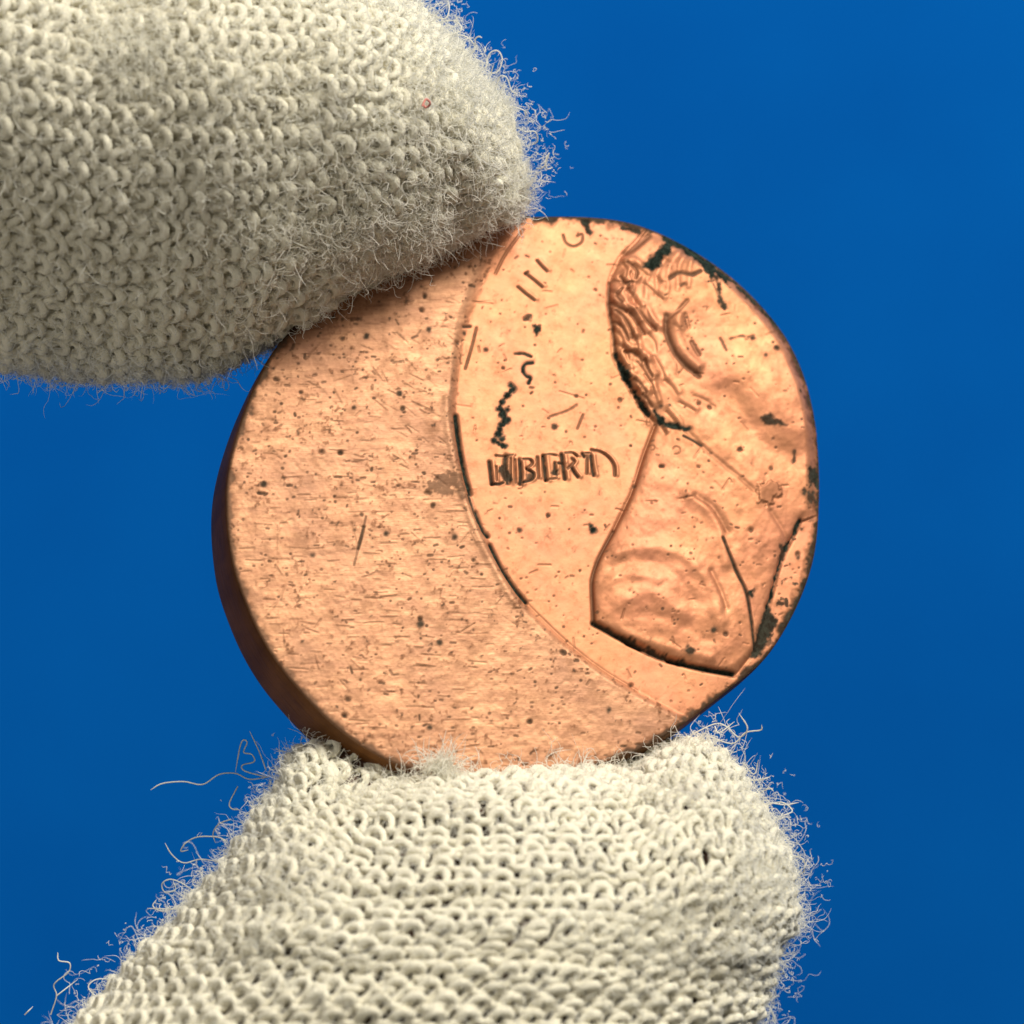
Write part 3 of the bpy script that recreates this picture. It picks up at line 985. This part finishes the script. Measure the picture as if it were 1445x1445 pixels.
def on_tube(tube, n, seed, dmax, phis=(0, 2 * np.pi), off=6.0):
    r = np.random.default_rng(seed)
    d = r.uniform(2, dmax, n)
    phi = r.uniform(*phis, n)
    P, N, du = tube.frame(tube.u_of(d), phi, off)
    du = du / (np.linalg.norm(du, axis=1, keepdims=True) + 1e-15)
    return P, N, du


def near_plan(tube, cx, cy, sx, sy, n, seed, dmax, off=0.0):
    """points of the camera side of the tube near a plan position"""
    P, N, du = on_tube(tube, n * 45, seed, dmax, (0.05, np.pi - 0.05), off)
    kx = P[:, 0] / S / (1 + P[:, 1] / S / DIST) + CX
    ky = -P[:, 2] / S / (1 + P[:, 1] / S / DIST) + CY
    r = np.random.default_rng(seed + 1)
    keep = r.random(len(P)) < np.exp(-((kx - cx) / sx) ** 2 - ((ky - cy) / sy) ** 2)
    i = np.nonzero(keep)[0][:n]
    return P[i], N[i], du[i]


hand = bpy.data.objects.new("gloved_hand", None)
COL.objects.link(hand)
hand.empty_display_size = 0.01
hand["label"] = "hand in a fuzzy cream knitted cotton glove pinching the copper coin by its rim"
hand["category"] = "gloved hand"

r0 = np.random.default_rng(3)


def build_digit(tube, part, label, wale, course, seed, n_fuzz, dmax, patches, smudges=(), yrad=5.7, lift0=4.6):
    V, Q, sm = knit(tube, wale, course, seed, smudges=smudges, dend=dmax + 170, rad=yrad, lift0=lift0)
    print(part, tube.len)
    me = mesh_from(part, V, Q)
    add_attr(me, "smudge", sm)
    g = link(part, me, M_YARN, hand)
    g["label"] = label
    # short matted fuzz all over, then longer strays
    P, N, du = on_tube(tube, n_fuzz, seed + 5, dmax, off=-1)
    side = np.cross(N, du)
    a = r0.uniform(0, 6.28, len(P))[:, None]
    D = 0.10 * N + np.cos(a) * du + np.sin(a) * side
    P = P + N * (r0.uniform(-7, 5, len(P)) * S)[:, None]
    L = r0.gamma(2.2, 12, len(P)).clip(8, 70)
    fibre_object("fuzz", curls(P, D, L, 1.0, 8, seed + 6), 0.36, seed, g)
    P, N, du = on_tube(tube, 5200, seed + 7, dmax, off=-3)
    side = np.cross(N, du)
    a = r0.uniform(0, 6.28, len(P))[:, None]
    D = 0.8 * N + 0.8 * (np.cos(a) * du + np.sin(a) * side)
    q_ = P / S
    patchy = np.sin(q_[:, 0] * 0.017 + seed) + np.sin(q_[:, 2] * 0.023 + 2 * seed) + np.sin((q_[:, 0] + q_[:, 2]) * 0.041)
    keep = patchy > r0.normal(0.25, 0.5, len(P))
    P, D = P[keep], D[keep]
    L = r0.gamma(2.2, 19, len(P)).clip(12, 130)
    fibre_object("fuzz", curls(P, D, L, 1.7, 14, seed + 8), 0.28, seed, g)
    # felted lint patches
    for k, (cx, cy, sx, sy, n) in enumerate(patches):
        P, N, du = near_plan(tube, cx, cy, sx, sy, int(n * (3 if tube is T_INDEX else 1.3)), seed + 20 + k, dmax)
        side = np.cross(N, du)
        a = r0.uniform(0, 6.28, len(P))[:, None]
        D = 0.05 * N + np.cos(a) * du + np.sin(a) * side
        Pn = P + N * (r0.uniform(-4, 7, len(P)) * S)[:, None]
        fibre_object("lint_patch", curls(Pn, D, r0.uniform(20, 55, len(P)), 1.0, 9, seed + 40 + k), 0.40, seed + k, g)
    return g


g_index = build_digit(T_INDEX, "glove_finger", "knitted index finger pressing down on the upper left rim of the coin", 43, 26, 31, 60000, 1000,
                      [(650, 120, 60, 60, 500), (190, 60, 70, 40, 400), (560, 330, 110, 40, 500), (440, 340, 60, 30, 250), (330, 110, 40, 25, 150)], smudges=[(148, 95, 14, 0.75), (462, 62, 7, 0.4), (238, 428, 8, 0.5)], yrad=6.2, lift0=4.3)
g_thumb = build_digit(T_THUMB, "glove_thumb", "knitted thumb pressing up under the lower rim of the coin", 43, 24, 57, 26000, 820,
                      [(1060, 1220, 50, 70, 500), (960, 1120, 50, 30, 300), (430, 1260, 60, 60, 350), (360, 1330, 30, 50, 250), (960, 1320, 110, 50, 400), (520, 1110, 100, 25, 300)])

# --- lint and single loose fibres that stand out
def strand(pts, depth, rad, parent, name="loose_fibre", mat=None):
    P = catmull([(x, y) for x, y in pts], 6)
    dz = depth + 12 * np.sin(np.linspace(0, 3, len(P)) + pts[0][0])
    W = to_world(P[:, 0], P[:, 1], dz)[None]
    ref = np.tile(np.array([0.2, 1.0, 0.1]), (1, len(P), 1))
    rr = np.full((1, len(P)), rad * S); rr[0, -3:] *= [0.8, 0.6, 0.35]
    v, q = tubes(W, rr, ref, 4)
    return link(name, mesh_from(name, v, q), mat or M_FIBRE, parent)


z0 = lambda pts: [(x / 3.01, 1000 + y / 3.01) for x, y in pts]
for pts in [[(1140, 290), (1060, 300), (1000, 275), (930, 280), (860, 322), (780, 310), (690, 318), (640, 345)], [(1130, 290), (1040, 265), (1030, 240), (1080, 225), (1070, 195), (1035, 185), (1050, 145), (1035, 133), (1020, 160), (1000, 270)],
            [(1130, 260), (1100, 180), (1060, 95)], [(1010, 330), (975, 400), (985, 425), (1020, 430)], [(960, 560), (920, 545), (840, 545), (790, 570), (768, 605), (800, 600)], [(930, 650), (850, 640), (780, 655), (730, 620), (700, 570)],
            [(830, 780), (770, 740), (720, 725), (688, 745), (700, 778), (745, 770), (735, 730)], [(750, 850), (690, 850), (625, 848)], [(790, 820), (700, 860), (650, 840), (665, 810)], [(480, 1150), (410, 1150), (375, 1180), (400, 1215), (440, 1230)],
            [(215, 1300), (240, 1220), (230, 1170), (290, 1120), (295, 1080), (250, 1070), (245, 1035)], [(240, 1220), (330, 1150)], [(105, 1300), (140, 1265)], [(980, 470), (930, 490), (905, 530), (915, 570)]]:
    strand(z0(pts), -70, 0.95, g_thumb)
z1 = lambda pts: [(747 + x / 3.248, 1000 + y / 3.248) for x, y in pts]
for pts in [[(760, 110), (850, 70), (900, 80), (960, 130), (1000, 90), (960, 20)], [(820, 125), (930, 160), (990, 110), (1060, 98), (1065, 75)], [(850, 80), (870, 110), (940, 60)], [(1010, 330), (1060, 325), (1105, 312)], [(1100, 430), (1170, 440), (1235, 430)],
            [(1090, 440), (1160, 430), (1205, 470), (1140, 495)], [(1050, 390), (1100, 365), (1120, 380)], [(1200, 670), (1255, 690), (1260, 740), (1230, 770)], [(1190, 880), (1240, 950), (1225, 960)], [(1110, 1200), (1165, 1215), (1150, 1180)],
            [(1030, 1370), (1090, 1360), (1115, 1400), (1130, 1440)], [(980, 250), (1030, 300), (1050, 235)]]:
    strand(z1(pts), -95, 0.95, g_thumb)
z2 = lambda pts: [(388 + x / 3.01, y / 3.01) for x, y in pts]
for pts in [[(895, 290), (910, 230), (945, 215), (965, 250), (950, 300), (920, 310), (930, 270)], [(940, 370), (955, 325), (985, 330), (1005, 385), (1030, 398)], [(860, 210), (850, 170), (865, 155), (880, 160)], [(1110, 715), (1140, 710), (1165, 650), (1150, 680), (1155, 715), (1180, 712)],
            [(1060, 560), (1105, 560), (1115, 600), (1080, 620)], [(1000, 450), (1060, 470), (1065, 500)], [(660, 60), (720, 80), (740, 40), (735, 0)], [(680, 120), (720, 150), (790, 130), (770, 90), (700, 90)], [(800, 250), (850, 210), (820, 160), (760, 150), (720, 190)],
            [(630, 180), (680, 140), (740, 170)], [(1040, 830), (1080, 850), (1070, 870)], [(700, 1030), (780, 970), (880, 955), (960, 940), (985, 915)], [(720, 1030), (830, 960), (920, 970)]]:
    strand(z2(pts), 85, 0.95, g_index)
# airy web of fibres on the fingertip's far side
for tube, g, spots_, dd in ((T_INDEX, g_index, [(640, 40), (675, 85), (715, 130), (750, 185), (764, 235), (612, 10)], 700), (T_THUMB, g_thumb, [(405, 1075), (370, 1130), (330, 1190), (280, 1250), (235, 1305), (180, 1360), (130, 1415), (1020, 1045), (1075, 1105), (1115, 1170), (1140, 1235), (1130, 1300), (1110, 1370), (1090, 1430)], 800)):
    PP, DD = [], []
    rr_ = np.random.default_rng(91)
    for (px_, py_) in spots_:
        n = 100 if tube is T_INDEX else 120
        cx_, cy_ = (450, 200) if tube is T_INDEX else (740, 1320)
        if tube is T_THUMB:
            px_ -= 10 if px_ > 740 else -4
        a = np.array([px_ - cx_, 0, -(py_ - cy_)], float); a /= np.linalg.norm(a)
        base = to_world(px_ + rr_.normal(0, 18, n) - 8 * a[0], py_ + rr_.normal(0, 18, n) + 8 * a[2], (100 if tube is T_INDEX else -130) + rr_.normal(0, 40, n))
        PP.append(base); DD.append(np.tile(a, (n, 1)) * 0.7 + rr_.normal(0, 0.6, (n, 3)))
    P = curls(np.concatenate(PP), np.concatenate(DD), rr_.gamma(1.6, 14, len(spots_) * n).clip(10, 100), 1.8, 13, 93)
    fibre_object("fuzz", P, 0.3, 94, g)
# wisp of lint standing up in front of the coin
n = 260
rr_ = np.random.default_rng(77)
bx = rr_.normal(620, 12, n); by = 1088 + rr_.normal(0, 5, n)
P0 = to_world(bx, by, coin_depth(bx, by) - 14 - np.abs(rr_.normal(0, 8, n)))
D0 = np.tile(np.array([0.22, -0.25, 1.0]), (n, 1)) + rr_.normal(0, 0.22, (n, 3))
fibre_object("lint_tuft", curls(P0, D0, rr_.gamma(5, 8, n).clip(14, 62), 0.5, 9, 78), 0.4, 79, g_thumb)
strand([(596, 150), (601, 140), (607, 146), (601, 152), (597, 146)], -190, 1.6, g_index, "pink_fibre", M_RED)
strand([(497, 1118), (501, 1110), (505, 1104)], -330, 1.5, g_thumb, "stiff_fibre")


# --- the hand inside the glove, and the palm that joins the digits beyond the picture's edge
def tube_shell(tube, off, nu=90, nph=64):
    u = np.linspace(0.0, 1, nu)
    ph = np.linspace(0, 2 * np.pi, nph, endpoint=False)
    U, PH = np.meshgrid(u, ph, indexing='ij')
    v = tube.at(U.ravel(), PH.ravel(), off)
    ids = np.arange(nu * nph).reshape(nu, nph)
    q = np.stack([ids[:-1], np.roll(ids[:-1], -1, 1), np.roll(ids[1:], -1, 1), ids[1:]], -1).reshape(-1, 4)
    c = np.array([v[:nph].mean(0), v[-nph:].mean(0)])
    t = np.concatenate([np.stack([np.roll(ids[0], -1), ids[0], np.full(nph, nu * nph)], -1), np.stack([ids[-1], np.roll(ids[-1], -1), np.full(nph, nu * nph + 1)], -1)])
    return np.concatenate([v, c]), q, t


PALM = Tube([((-330, -170), (-320, 490), -45, 320), ((-520, -190), (-480, 620), -60, 350), ((-650, -210), (-330, 1150), -90, 380), ((-780, -200), (-150, 1700), -150, 400), ((-1000, -150), (-120, 2050), -180, 400), ((-1500, 0), (-900, 2300), -180, 380), ((-2000, 300), (-1600, 2200), -180, 330), ((-2200, 700), (-2000, 1900), -180, 200)])
KNUCKLE = Tube([((-160, 1690), (920, 1740), -196, 300), ((-260, 1700), (800, 1900), -200, 350), ((-400, 1600), (500, 2050), -190, 370), ((-600, 1400), (200, 2150), -180, 370)])


def joined(name, shells, mat, parent, voxel):
    V, Q, T, off = [], [], [], 0
    for v, q, t in shells:
        V.append(v); Q.append(q + off); T.append(t + off); off += len(v)
    o = link(name, mesh_from(name, np.concatenate(V), np.concatenate(Q), np.concatenate(T)), mat, parent)
    md = o.modifiers.new("join", 'REMESH')
    md.mode = 'VOXEL'
    md.voxel_size = voxel * S
    md.use_smooth_shade = True
    return o


link("lining", mesh_from("lining", *tube_shell(T_INDEX, -15)), M_YARN, g_index)
joined("hand", [tube_shell(T_INDEX, -24), tube_shell(T_THUMB, -33), tube_shell(PALM, -15, 40), tube_shell(KNUCKLE, -15, 40)], M_SKIN, hand, 16)
joined("glove_palm", [tube_shell(PALM, 2, 40), tube_shell(KNUCKLE, 2, 40)], M_YARN, hand, 22)
